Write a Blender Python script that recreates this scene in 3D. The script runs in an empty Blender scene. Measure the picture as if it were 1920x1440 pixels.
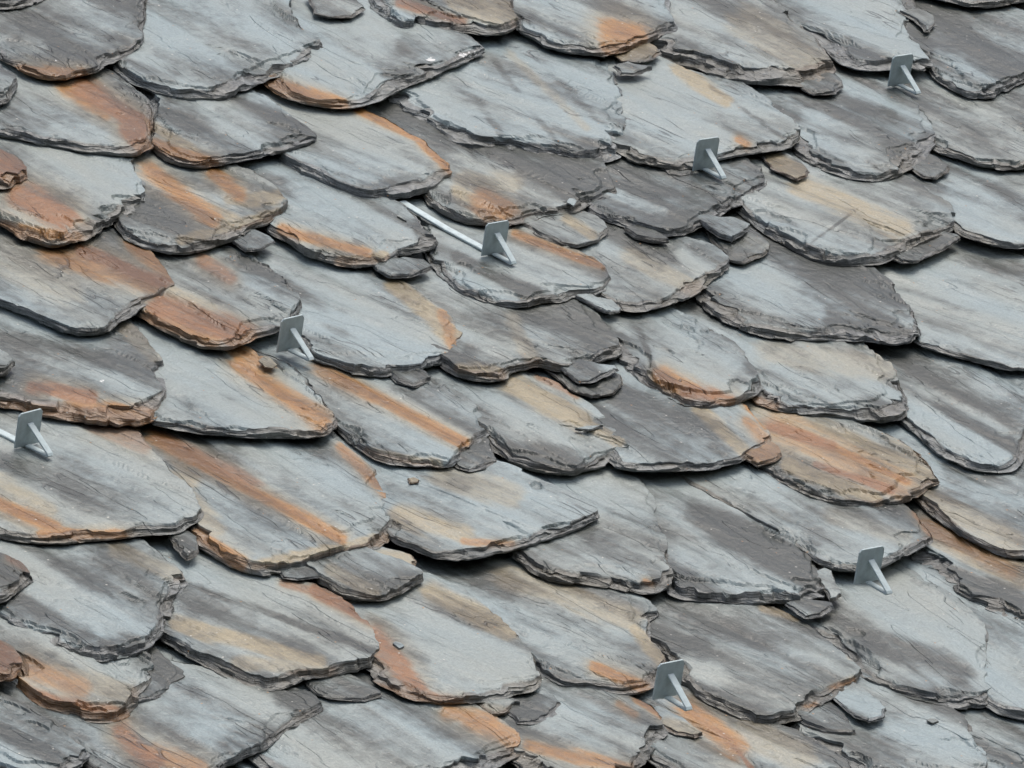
import bpy, math, random
import numpy as np
from mathutils import Matrix, Vector

# ------------------------------------------------------------------ camera, sky, sun, exposure
scene = bpy.context.scene
PITCH = math.radians(38)                 # pitch of the slates
DIST, PXM = 14.0, 1100.0                 # camera distance (m); scale of the 1920 px photograph at the roof (px per m)
# the roof's own axes (x along the courses, y up the slope, z off the slates) as the camera sees them
A_c = np.array([.709, .165, -.700]); U_c = np.array([-.689, .368, -.660]); N_c = np.array([.150, .920, .355])
_u, _s, _v = np.linalg.svd(np.stack([A_c, U_c, N_c], 1)); M = _u @ _v          # roof -> camera rotation
ROOF_LOC = Vector((0, 0, 7.0))
ROOF_ROT = Matrix.Rotation(PITCH, 3, 'X')
Mi = Matrix([[float(M[j][i]) for j in range(3)] for i in range(3)])            # camera -> roof
cam_d = bpy.data.cameras.new('camera'); cam = bpy.data.objects.new('camera', cam_d)
scene.collection.objects.link(cam); scene.camera = cam
cam_d.sensor_width = 36.0; cam_d.lens = DIST * PXM / 1920 * 36.0
cam_d.clip_start = 0.5; cam_d.clip_end = 2000
W3 = ROOF_ROT @ Mi
cam.matrix_world = Matrix.Translation(ROOF_LOC + W3 @ Vector((0, 0, DIST))) @ W3.to_4x4()

SUN_EL, SUN_AZ = math.radians(62), math.radians(125)     # azimuth clockwise from +Y
world = bpy.data.worlds.new('World'); scene.world = world; world.use_nodes = True
wn = world.node_tree.nodes; wl = world.node_tree.links
sky = wn.new('ShaderNodeTexSky'); sky.sky_type = 'NISHITA'; sky.sun_disc = False
sky.sun_elevation = SUN_EL; sky.sun_rotation = SUN_AZ
sky.air_density = 1.0; sky.dust_density = 4.0; sky.ozone_density = 1.0
wn['Background'].inputs['Strength'].default_value = 0.15
hs = wn.new('ShaderNodeHueSaturation'); hs.inputs['Saturation'].default_value = .62      # thin overcast
wl.new(sky.outputs[0], hs.inputs['Color']); wl.new(hs.outputs[0], wn['Background'].inputs[0])
sun_d = bpy.data.lights.new('sun', 'SUN'); sun = bpy.data.objects.new('sun', sun_d)
scene.collection.objects.link(sun)
sun_d.energy = 1.2; sun_d.angle = math.radians(35); sun_d.color = (1.0, .96, .9)
sd = Vector((math.sin(SUN_AZ) * math.cos(SUN_EL), math.cos(SUN_AZ) * math.cos(SUN_EL), math.sin(SUN_EL)))
sun.rotation_euler = sd.to_track_quat('Z', 'Y').to_euler()
cy = scene.cycles
cy.max_bounces = 2; cy.diffuse_bounces = 2; cy.use_adaptive_sampling = True; cy.adaptive_threshold = .03; cy.glossy_bounces = 1; cy.caustics_reflective = False; cy.caustics_refractive = False
vs = scene.view_settings
vs.view_transform = 'Standard'; vs.look = 'None'; vs.gamma = 1.0; vs.exposure = 0.12; vs.use_curve_mapping = False

# ------------------------------------------------------------------ helpers
rng = np.random.default_rng(7); random.seed(7)
_P = np.random.default_rng(3).permutation(256); _P = np.concatenate([_P, _P, _P])
_G = np.random.default_rng(4).normal(size=(256, 3)); _G /= np.linalg.norm(_G, axis=1)[:, None]

def perlin(x, y, z=0.0):
    x = np.asarray(x, float); y = np.asarray(y, float); z = np.zeros_like(x) + z
    xi = np.floor(x).astype(int); yi = np.floor(y).astype(int); zi = np.floor(z).astype(int)
    fx, fy, fz = x - xi, y - yi, z - zi
    u, v, w = (t * t * t * (t * (t * 6 - 15) + 10) for t in (fx, fy, fz))
    def g(i, j, k):
        h = _P[_P[_P[(xi + i) & 255] + ((yi + j) & 255)] + ((zi + k) & 255)]
        q = _G[h]
        return q[..., 0] * (fx - i) + q[..., 1] * (fy - j) + q[..., 2] * (fz - k)
    def lp(a, b, t): return a + (b - a) * t
    return 1.5 * lp(lp(lp(g(0,0,0), g(1,0,0), u), lp(g(0,1,0), g(1,1,0), u), v),
                    lp(lp(g(0,0,1), g(1,0,1), u), lp(g(0,1,1), g(1,1,1), u), v), w)

def fbm(x, y, z=0.0, o=3):
    s, a, f = 0, 1.0, 1.0
    for k in range(o): s = s + a * perlin(x * f, y * f, z + 7.3 * k); a *= .5; f *= 2.03
    return s

def sstep(a, b, x):
    t = np.clip((x - a) / (b - a), 0, 1); return t * t * (3 - 2 * t)

FPX = DIST * PXM
def to_plane(p, z):
    """photograph pixel -> point on the roof plane at height z (z scalar or per point)"""
    p = np.asarray(p, float); z = np.zeros(len(p)) + z
    d = np.stack([(p[:, 0] - 960) / FPX, -(p[:, 1] - 720) / FPX, -np.ones(len(p))], 1) @ M     # ray in roof space
    o = np.array([0, 0, DIST]) @ M
    t = (z - o[2]) / d[:, 2]
    return o[:2] + d[:, :2] * t[:, None]
def to_px(xyz):
    c = xyz @ M.T; c[:, 2] -= DIST
    return np.stack([960 + FPX * c[:, 0] / -c[:, 2], 720 - FPX * c[:, 1] / -c[:, 2]], 1)
CAM_L = M[2] ; CAM2 = CAM_L[:2] / np.linalg.norm(CAM_L[:2])      # towards the camera, in the roof's axes
TAU = 0.072                                                     # how much each course drops below the one above it

# ------------------------------------------------------------------ materials
def new_mat(name):
    m = bpy.data.materials.new(name); m.use_nodes = True
    return m, m.node_tree.nodes, m.node_tree.links, m.node_tree.nodes['Principled BSDF']

class NG:
    """small node-graph helper"""
    def __init__(s, n, l): s.n, s.l = n, l
    def put(s, node, i, v):
        if v is None: return
        if hasattr(v, 'is_output'): s.l.new(v, node.inputs[i])
        else: node.inputs[i].default_value = v
    def math(s, op, a, b=None, c=None, clamp=False):
        k = s.n.new('ShaderNodeMath'); k.operation = op; k.use_clamp = clamp
        s.put(k, 0, a); s.put(k, 1, b); s.put(k, 2, c); return k.outputs[0]
    def vmath(s, op, a, b):
        k = s.n.new('ShaderNodeVectorMath'); k.operation = op; s.put(k, 0, a); s.put(k, 1, b); return k.outputs[0]
    def noise(s, vec, scale, detail=3, rough=.55, dist=0.0):
        k = s.n.new('ShaderNodeTexNoise'); s.put(k, 'Vector', vec)
        k.inputs['Scale'].default_value = scale; k.inputs['Detail'].default_value = detail
        k.inputs['Roughness'].default_value = rough; k.inputs['Distortion'].default_value = dist
        return k.outputs[0]
    def ramp(s, x, a, b, lo=0.0, hi=1.0):
        k = s.n.new('ShaderNodeMapRange'); k.interpolation_type = 'SMOOTHSTEP'
        s.put(k, 0, x); s.put(k, 1, a); s.put(k, 2, b); s.put(k, 3, lo); s.put(k, 4, hi); return k.outputs[0]
    def mix(s, f, a, b, blend='MIX'):
        k = s.n.new('ShaderNodeMix'); k.data_type = 'RGBA'; k.blend_type = blend
        s.put(k, 0, f); s.put(k, 6, a); s.put(k, 7, b); return k.outputs[2]
    def attr(s, name):
        k = s.n.new('ShaderNodeAttribute'); k.attribute_name = name; return k
    def sep(s, v):
        k = s.n.new('ShaderNodeSeparateColor'); s.l.new(v, k.inputs[0]); return k.outputs

def slate_material():
    m, n, l, bs = new_mat('slate_stone'); g = NG(n, l)
    gc = g.attr('grain').outputs['Vector']                       # x along the grain, y across, z seed (metres)
    m1 = g.attr('stain'); m2 = g.attr('tone')
    R, O, T = g.sep(m1.outputs['Color'])[:3]; E = m1.outputs['Alpha']
    F0, WARM, CRK = g.sep(m2.outputs['Color'])[:3]
    pos = n.new('ShaderNodeTexCoord').outputs['Object']
    st2 = g.vmath('MULTIPLY', gc, (9, 46, 1)); st3 = g.vmath('MULTIPLY', gc, (20, 210, 1))
    n2 = g.noise(st2, 1.0, 3, .62, .3); n3 = g.noise(st3, 1, 2, .65, .2)
    fine = g.noise(gc, 260, 2, .7); mid = g.noise(gc, 46, 4, .65, .3)
    # light and dark slate bands
    f = g.math('ADD', F0, g.math('MULTIPLY', g.math('SUBTRACT', n2, .5), .42))
    f = g.math('ADD', f, g.math('MULTIPLY', g.math('SUBTRACT', n3, .5), .32))
    f = g.math('ADD', f, g.math('MULTIPLY', g.math('SUBTRACT', mid, .5), .75))
    f = g.ramp(f, .03, .90)
    col = g.mix(f, (.047, .054, .050, 1), (.292, .354, .362, 1))
    col = g.mix(g.math('MULTIPLY', WARM, .6), col, g.mix(f, (.062, .064, .052, 1), (.330, .330, .280, 1)))
    # iron stains: tan, orange, rust, soft-edged and broken up by the grain
    br = g.math('ADD', g.math('MULTIPLY', n3, .8), g.math('MULTIPLY', mid, .9))
    def stain(x): return g.math('MULTIPLY', x, g.ramp(br, .5, 1.1, .78, 1.3), clamp=True)
    lum = g.math('ADD', g.math('MULTIPLY', f, .75), g.math('MULTIPLY', n3, .25))
    col = g.mix(g.math('MULTIPLY', stain(T), .85), col, g.mix(lum, (.13, .098, .052, 1), (.43, .345, .205, 1)))
    col = g.mix(g.math('MULTIPLY', stain(O), .95), col, g.mix(lum, (.15, .068, .016, 1), (.45, .222, .062, 1)))
    col = g.mix(g.math('MULTIPLY', stain(R), .95), col, g.mix(lum, (.110, .045, .016, 1), (.315, .135, .046, 1)))
    # broken edges: darker, laminated stone
    lam = g.noise(g.vmath('MULTIPLY', pos, (22, 22, 420)), 1.0, 2, .6, .4)
    ecol = g.mix(g.ramp(g.math('ADD', g.math('MULTIPLY', lam, .6), g.math('MULTIPLY', mid, .5)), .35, .8), (.062, .063, .060, 1), (.30, .31, .305, 1))
    ecol = g.mix(g.math('MULTIPLY', WARM, .55), ecol, (.145, .115, .068, 1))
    est = g.math('MAXIMUM', g.math('MAXIMUM', R, O), g.math('MULTIPLY', T, .6))
    ecol = g.mix(g.math('MULTIPLY', stain(est), .8), ecol, g.mix(lam, (.09, .042, .018, 1), (.42, .24, .11, 1)))
    ef = g.ramp(g.math('ADD', E, g.math('MULTIPLY', g.math('SUBTRACT', mid, .5), .6)), .2, .75)
    col = g.mix(g.math('MULTIPLY', ef, .85), col, ecol)
    # thin dark cleavage cracks running over parts of the face
    ck = g.noise(g.vmath('MULTIPLY', gc, (2.2, 12, 1)), 1.0, 3, .55, .12)
    crack = g.math('SUBTRACT', 1, g.ramp(g.math('ABSOLUTE', g.math('SUBTRACT', ck, .5)), .002, .010))
    crack = g.math('MULTIPLY', crack, CRK)
    col = g.mix(g.math('MULTIPLY', crack, .55), col, (.035, .035, .036, 1))
    # grit, pale specks and a little orange lichen
    col = g.mix(.55, col, g.mix(fine, (.15, .15, .15, 1), (.85, .85, .85, 1)), 'OVERLAY')
    vo = n.new('ShaderNodeTexVoronoi'); l.new(gc, vo.inputs['Vector']); vo.inputs['Scale'].default_value = 70
    spot = g.math('MULTIPLY', g.math('LESS_THAN', vo.outputs['Distance'], .13), g.math('GREATER_THAN', g.sep(vo.outputs['Color'])[0], .90))
    col = g.mix(g.math('MULTIPLY', spot, .75), col, g.mix(g.math('GREATER_THAN', g.sep(vo.outputs['Color'])[1], .6), (.60, .58, .52, 1), (.42, .22, .09, 1)))
    col = g.mix(g.ramp(g.math('ADD', m2.outputs['Alpha'], g.math('MULTIPLY', g.math('SUBTRACT', mid, .62), 3)), .5, .6), col, (.78, .77, .74, 1))
    l.new(col, bs.inputs['Base Color'])
    l.new(g.math('ADD', g.math('MULTIPLY', mid, .25), .27), bs.inputs['Roughness'])
    bs.inputs['Specular IOR Level'].default_value = .45
    # fine relief
    h = g.math('ADD', g.math('MULTIPLY', n2, .35), g.math('MULTIPLY', mid, .55))
    h = g.math('ADD', h, g.math('MULTIPLY', n3, .16)); h = g.math('ADD', h, g.math('MULTIPLY', fine, .12))
    h = g.math('SUBTRACT', h, g.math('MULTIPLY', crack, .35))
    h = g.math('ADD', h, g.math('MULTIPLY', g.ramp(ck, .55, .56), .4))
    h = g.math('ADD', h, g.math('MULTIPLY', g.math('MULTIPLY', lam, E), 1.3))
    bp = n.new('ShaderNodeBump'); bp.inputs['Strength'].default_value = .9; bp.inputs['Distance'].default_value = .006
    l.new(h, bp.inputs['Height']); l.new(bp.outputs[0], bs.inputs['Normal'])
    return m
SLATE = slate_material()

def steel_material(name, base, rough):
    m, n, l, bs = new_mat(name); g = NG(n, l)
    pos = n.new('ShaderNodeTexCoord').outputs['Object']
    a = g.noise(pos, 60, 4, .6); b = g.noise(pos, 420, 3, .6)
    l.new(g.mix(g.ramp(a, .3, .7), tuple(c * .78 for c in base) + (1,), base + (1,)), bs.inputs['Base Color'])
    bs.inputs['Metallic'].default_value = .12
    l.new(g.math('ADD', g.math('MULTIPLY', b, .2), rough), bs.inputs['Roughness'])
    return m
STEEL = steel_material('galvanised_steel', (.56, .65, .66), .42)

def deck_material():
    m, n, l, bs = new_mat('dark_underlay'); g = NG(n, l)
    pos = n.new('ShaderNodeTexCoord').outputs['Object']
    l.new(g.mix(g.noise(pos, 18, 5, .6), (.02, .02, .02, 1), (.07, .068, .062, 1)), bs.inputs['Base Color'])
    bs.inputs['Roughness'].default_value = .95
    return m

# ------------------------------------------------------------------ the roof itself (boarding under the slates)
def mesh_obj(name, V, F, mat, parent=None, smooth=None):
    me = bpy.data.meshes.new(name); me.from_pydata([tuple(map(float, v)) for v in V], [], F)
    me.materials.append(mat)
    if smooth: me.polygons.foreach_set('use_smooth', [True] * len(me.polygons))
    me.update()
    o = bpy.data.objects.new(name, me); scene.collection.objects.link(o)
    if parent: o.parent = parent
    return o
def box_vf(x0, x1, y0, y1, z0, z1):
    V = [(x, y, z) for z in (z0, z1) for y in (y0, y1) for x in (x0, x1)]
    F = [(0,2,3,1), (4,5,7,6), (0,1,5,4), (2,6,7,3), (0,4,6,2), (1,3,7,5)]
    return V, F
V, F = box_vf(-5, 5, -4, 4, -.09, -.055)
V = [(x, y, z + TAU * y) for x, y, z in V]
roof = mesh_obj('roof', V, F, deck_material()); roof['kind'] = 'structure'
roof.matrix_world = Matrix.Translation(ROOF_LOC) @ ROOF_ROT.to_4x4()

# ------------------------------------------------------------------ slates
# every entry: outline of the slate's free edge in the photograph (from under its left neighbour, round the tail,
# up its right side), face tone 0..1, options:
#   th thickness (m), bv dressed-edge width (m), dz lift (m), gr grain turn (deg), st stains (x0,y0,x1,y1,width px,kind,strength)
S = {}
def slate(key, pts, tone=.5, **k): S[key] = (pts, tone, k)
slate('a0', [(-60,-10),(-20,15),(15,20),(50,12),(80,0),(85,-40)], .45)
slate('a1', [(-80,40),(-20,100),(25,128),(60,146),(105,153),(135,150),(190,130),(245,106),(272,82),(274,50),(273,0),(270,-40)], .42, bv=.02, dz=.006, st=[(40,135,150,142,16,'o',1),(60,40,230,110,34,'k',.8),(140,100,240,80,30,'k',.7),(0,60,60,90,40,'w',.5),(106,110,112,111,6,'p',.8)])
slate('a2', [(190,105),(215,135),(245,158),(300,178),(345,186),(400,189),(430,183),(480,160),(540,140),(580,116),(604,100),(612,86),(602,62),(575,40),(553,20),(535,-40)], .74, bv=.022, th=.022, dz=.004, st=[(370,10,450,40,18,'k',.5),(230,125,320,150,20,'k',.8),(560,90,600,85,16,'k',.5)])
slate('a3', [(470,140),(500,165),(530,182),(570,197),(625,204),(665,203),(700,195),(760,168),(830,135),(916,98),(908,85),(870,55),(800,20)], .66, bv=.03, st=[(500,155,640,198,18,'o',1),(610,110,700,60,60,'w',.6),(760,80,860,90,22,'k',.6),(720,150,880,105,14,'k',.6),(866,103,886,101,10,'p',.9),(802,113,812,110,6,'p',.8)])
slate('a3b', [(575,-5),(590,28),(620,35),(660,33),(686,18),(680,5),(660,-20)], .3, chip=True)
slate('a4', [(670,-40),(692,15),(720,38),(737,51),(765,56),(830,60),(900,67),(950,69),(980,48),(975,30),(965,15),(955,-30)], .45, bv=.03, th=.022, dz=.004, st=[(750,5,870,40,10,'r',.8),(860,5,960,25,30,'t',.7)])
slate('a5', [(955,45),(970,60),(1000,76),(1030,92),(1080,102),(1140,106),(1170,101),(1225,77),(1262,62),(1277,50),(1265,10),(1245,-40)], .62, bv=.02, st=[(1150,60,1185,70,36,'o',1),(1140,90,1200,85,20,'o',.9),(1040,20,1130,70,30,'w',.4)])
slate('a5b', [(1140,98),(1165,115),(1200,119),(1225,113),(1241,100),(1232,85),(1200,70)], .3, chip=True, st=[(1160,100,1220,90,20,'t',1)])
slate('a5c', [(1157,132),(1162,142),(1190,142),(1223,132),(1222,124),(1190,120)], .25, chip=True, dz=.004)
slate('a6', [(1215,90),(1230,106),(1255,118),(1290,126),(1340,141),(1380,152),(1430,158),(1500,162),(1530,158),(1565,137),(1572,120),(1560,100),(1530,60),(1490,30),(1460,0),(1430,-40)], .55, bv=.034, th=.026, dz=.006, st=[(1400,40,1530,120,40,'t',.45),(1285,25,1330,60,20,'w',.4)])
slate('a6b', [(1490,158),(1500,168),(1525,181),(1570,177),(1584,165),(1580,145),(1560,125)], .25, chip=True)
slate('a7', [(1540,90),(1570,118),(1600,131),(1640,133),(1700,130),(1730,139),(1750,125),(1748,105),(1735,90),(1720,50),(1715,10),(1710,-40)], .66, bv=.03, st=[(1590,90,1690,110,24,'k',.7),(1640,20,1700,60,40,'w',.5)])
slate('a7b', [(1715,40),(1730,60),(1745,62),(1755,45),(1752,25),(1735,15)], .5, chip=True)
slate('a8', [(1715,110),(1740,139),(1760,154),(1790,170),(1813,182),(1843,188),(1867,183),(1880,173),(1900,163),(1925,153),(1975,140),(1995,100),(1960,30)], .36, th=.02, st=[(1760,100,1870,165,14,'w',.8),(1830,60,1920,110,18,'w',.5),(1780,60,1900,140,16,'k',.5)])
slate('a9', [(1690,-20),(1780,5),(1830,13),(1880,10),(1920,0),(1960,-30)], .35)
slate('b1', [(1710,240),(1753,282),(1790,296),(1830,311),(1880,319),(1920,319),(1970,310),(2010,270),(1990,200),(1950,150)], .5, bv=.018, st=[(1860,230,1930,290,40,'w',.5),(1760,270,1820,300,12,'k',.4)])
slate('b2', [(1462,262),(1485,288),(1510,301),(1560,325),(1610,338),(1650,341),(1700,325),(1730,300),(1757,270),(1760,250),(1755,230),(1740,205),(1715,180),(1690,160),(1600,130)], .46, bv=.024, th=.02, st=[(1520,220,1660,290,22,'w',.7),(1590,160,1740,240,16,'w',.5),(1620,320,1740,270,26,'k',.8),(1500,270,1600,310,18,'k',.6)])
slate('b3', [(1165,290),(1190,305),(1215,312),(1245,317),(1280,318),(1310,310),(1370,297),(1430,286),(1480,276),(1497,265),(1500,240),(1495,225),(1470,205),(1430,170),(1380,145),(1300,125)], .66, dz=.003, st=[(1270,130,1360,190,16,'t',.9),(1385,262,1400,272,10,'o',.8),(1330,160,1470,260,5,'k',.9),(1220,180,1300,260,60,'w',.5)])
slate('b4', [(700,178),(725,197),(770,223),(820,250),(850,268),(880,278),(950,284),(1000,290),(1050,299),(1100,305),(1130,306),(1160,297),(1188,268),(1191,240),(1183,190),(1165,150),(1130,100)], .68, bv=.032, th=.025, gr=8, dz=.004, st=[(955,100,1100,240,9,'t',.4),(850,130,950,265,7,'k',.6),(930,120,1040,262,7,'k',.55),(1010,110,1130,235,8,'k',.5),(760,170,1000,240,60,'w',.35),(960,290,1150,270,20,'k',.7),(820,130,900,190,12,'k',.5)])
slate('b5', [(-60,240),(0,258),(60,269),(130,281),(200,292),(250,297),(275,290),(286,272),(286,240),(284,180),(240,145),(180,110)], .66, bv=.022, dz=.006, st=[(150,160,265,240,24,'r',1),(120,165,200,215,16,'o',.8),(240,240,280,285,22,'r',1),(20,170,90,210,30,'k',.4)])
slate('b5b', [(-60,190),(-10,200),(15,195),(32,165),(33,145),(15,128),(-30,100)], .25, dz=.008)
slate('b6', [(262,170),(281,200),(283,275),(300,289),(330,310),(365,317),(400,313),(450,302),(520,288),(580,272),(595,258),(590,240),(570,225),(540,205),(490,170)], .42, bv=.012, th=.018, dz=.0, st=[(290,270,400,305,14,'o',.9),(290,240,370,290,16,'t',.9),(330,195,500,275,14,'w',.6),(470,180,560,215,12,'w',.6),(420,200,560,250,30,'k',.5)])
slate('b7', [(495,265),(520,300),(545,316),(600,345),(650,366),(685,380),(720,375),(770,368),(820,355),(850,338),(853,320),(840,298),(790,255),(760,235),(720,212),(680,195),(620,150)], .66, bv=.022, th=.022, st=[(670,205,780,258,9,'o',1),(785,262,845,320,10,'o',1),(570,200,700,280,50,'w',.4),(640,370,800,330,18,'k',.6)])
slate('b8', [(700,250),(760,335),(800,380),(830,402),(880,419),(930,425),(975,421),(1030,407),(1080,398),(1120,380),(1155,365),(1158,350),(1140,318),(1110,270)], .45, bv=.02, st=[(905,378,945,400,30,'o',.8),(860,360,900,380,18,'t',.8),(730,220,1130,320,40,'k',1),(990,345,1130,360,34,'k',.9),(870,340,960,345,24,'t',.5)])
slate('b8b', [(1060,380),(1075,388),(1082,376),(1078,370),(1068,369),(1062,374)], .85, on='b8', th=.003, bv=.002, chip=True, name='stone_chip', label='tiny pale chip lying on the dark flaked slate above the strap')
slate('b9', [(975,425),(1010,446),(1050,462),(1085,466),(1120,455),(1140,440),(1145,425),(1135,412),(1110,398),(1060,380)], .4, chip=True, dz=.003, st=[(1060,410,1110,440,12,'t',.8)])
slate('b10', [(1085,388),(1110,405),(1140,419),(1180,433),(1230,443),(1280,442),(1330,420),(1390,385),(1436,355),(1440,335),(1430,310),(1410,298),(1370,282),(1300,260)], .26, bv=.014, st=[(1150,360,1240,400,16,'w',.7),(1360,300,1420,330,16,'w',.6)])
slate('b10b', [(1175,438),(1190,448),(1225,456),(1255,456),(1252,446),(1230,432)], .2, chip=True, dz=.004)
slate('b10c', [(1240,318),(1252,328),(1275,332),(1300,330),(1300,318),(1270,308)], .2, chip=True)
slate('b11', [(1425,295),(1440,316),(1470,331),(1497,341),(1515,331),(1521,318),(1505,300),(1470,280)], .3, chip=True, st=[(1450,300,1500,325,20,'t',.9)])
slate('b11b', [(1700,315),(1730,335),(1755,338),(1775,325),(1781,310),(1762,292),(1735,280)], .4, chip=True)
slate('b12', [(1355,380),(1378,397),(1420,431),(1480,466),(1520,486),(1550,498),(1600,500),(1650,495),(1690,478),(1740,455),(1790,430),(1808,412),(1805,398),(1770,365),(1720,330),(1650,300)], .62, bv=.018, th=.022, dz=.004, st=[(1500,345,1690,430,26,'t',.75),(1610,390,1570,420,3,'k',1),(1570,420,1520,455,3,'k',1),(1690,350,1790,410,30,'k',.6),(1440,380,1530,430,40,'w',.4)])
slate('b12b', [(1670,485),(1690,494),(1720,494),(1770,471),(1800,450),(1795,438),(1760,430)], .25, chip=True)
slate('b13', [(1730,390),(1790,437),(1830,452),(1880,465),(1925,469),(2000,450),(2030,400),(1980,330)], .6, th=.012, bv=.01, st=[(1800,350,1900,440,40,'w',.4)])
slate('c0', [(1310,425),(1340,460),(1365,488),(1395,495),(1440,478),(1447,460),(1430,435),(1380,410)], .3, chip=True)
slate('c0b', [(1318,425),(1345,446),(1375,456),(1405,436),(1408,420),(1380,405),(1340,405)], .35, chip=True, dz=.008)
slate('c1', [(1640,560),(1690,628),(1735,651),(1780,666),(1840,681),(1890,693),(1925,698),(2000,690),(2050,600),(1990,500)], .72, th=.011, bv=.008, gr=12, flake=.4, st=[(1700,540,1900,600,60,'w',.3)])
slate('c2', [(1285,545),(1308,572),(1330,591),(1380,616),(1430,631),(1480,638),(1560,641),(1640,643),(1700,643),(1722,635),(1731,620),(1725,598),(1715,570),(1690,540),(1660,510),(1600,460)], .42, bv=.024, th=.02, dz=.005, st=[(1395,510,1520,590,34,'w',1),(1540,500,1660,580,50,'k',.7),(1450,600,1700,625,16,'k',.7)])
slate('c3', [(1070,520),(1130,570),(1165,586),(1205,587),(1255,574),(1310,550),(1355,525),(1367,500),(1365,480),(1350,462),(1310,445),(1240,425),(1150,400)], .52, st=[(1180,480,1300,540,20,'t',.5),(1280,480,1330,520,20,'w',.6),(1160,440,1260,480,20,'k',.3)])
slate('c4', [(765,410),(797,487),(820,512),(850,541),(890,561),(935,574),(975,579),(1020,573),(1070,563),(1135,548),(1150,530),(1147,510),(1130,490),(1090,463),(1040,438),(980,415),(880,380)], .44, bv=.02, st=[(965,440,1130,498,10,'o',.85),(830,500,960,560,18,'w',1),(970,500,1090,545,20,'w',.8),(860,480,1000,550,18,'k',.8),(820,440,900,480,16,'w',.5)])
slate('c5', [(480,400),(500,432),(530,451),(570,476),(620,493),(680,502),(710,497),(750,480),(800,470),(822,455),(820,445),(800,428),(790,410),(770,388),(745,370),(690,330)], .52, bv=.02, st=[(530,430,690,475,12,'o',1),(640,490,720,480,14,'t',1),(560,360,760,440,24,'w',.6),(790,430,800,460,24,'k',.7),(520,410,560,440,20,'w',.5)])
slate('c5b', [(742,408),(756,416),(764,414),(752,403),(744,402)], .9, on='c5', th=.004, bv=.002, chip=True, name='stone_chip', label='small white chip lying just above the long bare strap')
slate('c6', [(195,405),(217,432),(240,451),(290,470),(340,475),(390,470),(440,455),(500,420),(540,390),(541,370),(527,345),(490,322),(440,295),(380,270)], .46, bv=.018, st=[(280,320,400,410,20,'o',.9),(400,325,450,365,16,'o',.9),(430,375,520,370,16,'t',.8),(400,400,440,420,20,'t',.8),(240,400,360,440,44,'k',.5),(340,450,520,400,12,'t',.8)])
slate('c6b', [(430,455),(460,474),(490,471),(515,455),(507,440),(480,428)], .35, chip=True)
slate('c7', [(-60,400),(0,425),(30,446),(60,458),(110,460),(150,452),(210,425),(250,400),(278,375),(277,350),(268,320),(250,285),(180,250)], .7, bv=.026, th=.022, dz=.004, st=[(40,370,120,410,34,'r',1),(20,405,60,430,20,'w',.8),(0,430,150,445,16,'o',.9),(90,300,220,360,60,'w',.4)])
slate('c7b', [(-60,340),(-10,360),(25,350),(50,335),(58,322),(50,305),(25,285),(-30,265)], .4, dz=.008, st=[(-10,310,40,330,36,'r',1)])
slate('d1', [(-60,550),(0,575),(60,598),(120,622),(165,630),(200,625),(240,600),(290,565),(329,540),(330,528),(315,500),(290,470),(250,445),(190,410)], .6, th=.016, bv=.014, st=[(150,470,310,530,16,'r',1),(90,475,280,530,26,'o',.7),(250,460,320,520,18,'o',.8),(0,470,120,530,50,'t',.35),(80,580,230,600,20,'k',.4)])
slate('d2', [(235,575),(262,595),(300,619),(350,645),(390,656),(430,656),(480,640),(530,620),(555,600),(567,575),(565,555),(545,525),(500,488),(450,465),(400,440)], .46, bv=.016, st=[(300,575,460,630,30,'r',.9),(280,595,400,640,20,'o',.9),(380,490,430,520,16,'r',.7),(320,545,400,580,12,'t',.7),(430,490,550,570,30,'k',.4)])
slate('d3', [(530,610),(565,651),(600,681),(630,693),(660,704),(700,709),(740,705),(800,691),(845,680),(866,665),(871,640),(865,618),(845,590),(790,540),(740,515),(690,490),(600,450)], .62, bv=.016, th=.02, gr=6, st=[(740,530,850,630,22,'t',1),(830,590,855,660,14,'o',.7),(610,530,780,650,50,'w',.35),(520,520,640,620,18,'k',.6),(660,490,760,560,14,'k',.5)])
slate('d3b', [(692,495),(705,510),(730,522),(770,521),(795,513),(813,500),(795,485),(740,480)], .35, chip=True)
slate('d4', label='slate with a notch broken out of its tail', pts=[(795,665),(830,691),(860,706),(900,718),(940,718),(962,701),(1000,691),(1012,686),(1040,697),(1080,696),(1130,680),(1165,665),(1169,645),(1152,610),(1120,578),(1080,555),(1000,520)], tone=.5, bv=.011, st=[(760,540,960,660,34,'w',.7),(1030,590,1120,650,60,'k',.9),(860,690,940,700,14,'t',.8),(880,650,1000,680,14,'k',.5),(960,600,1000,680,18,'t',.4)])
slate('d4b', [(1090,565),(1120,581),(1145,592),(1165,588),(1168,575),(1150,558),(1118,552)], .75, chip=True, dz=.006)
slate('d4c', [(1035,705),(1075,736),(1110,748),(1150,741),(1168,722),(1165,700),(1130,680),(1080,680)], .28, chip=True)
slate('d4d', [(1055,700),(1085,721),(1120,719),(1160,696),(1155,682),(1100,675)], .35, chip=True, dz=.008)
slate('d5', [(1130,655),(1155,680),(1190,706),(1230,736),(1260,756),(1295,767),(1340,765),(1380,757),(1415,742),(1431,718),(1425,690),(1410,660),(1370,630),(1330,600),(1280,578),(1220,550)], .62, bv=.022, th=.02, dz=.003, st=[(1240,705,1300,735,20,'o',1),(1290,735,1370,752,18,'r',.9),(1200,620,1230,700,7,'k',.8),(1260,600,1350,680,50,'w',.4),(1380,720,1415,690,20,'k',.5)])
slate('d6', [(1385,725),(1406,748),(1427,765),(1470,775),(1540,780),(1600,787),(1660,791),(1700,782),(1713,765),(1710,745),(1690,705),(1670,670),(1655,650),(1600,620)], .64, bv=.034, th=.022, st=[(1410,750,1450,765,14,'o',.7),(1440,660,1660,690,30,'t',.4),(1450,745,1700,765,16,'k',.8)])
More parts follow.
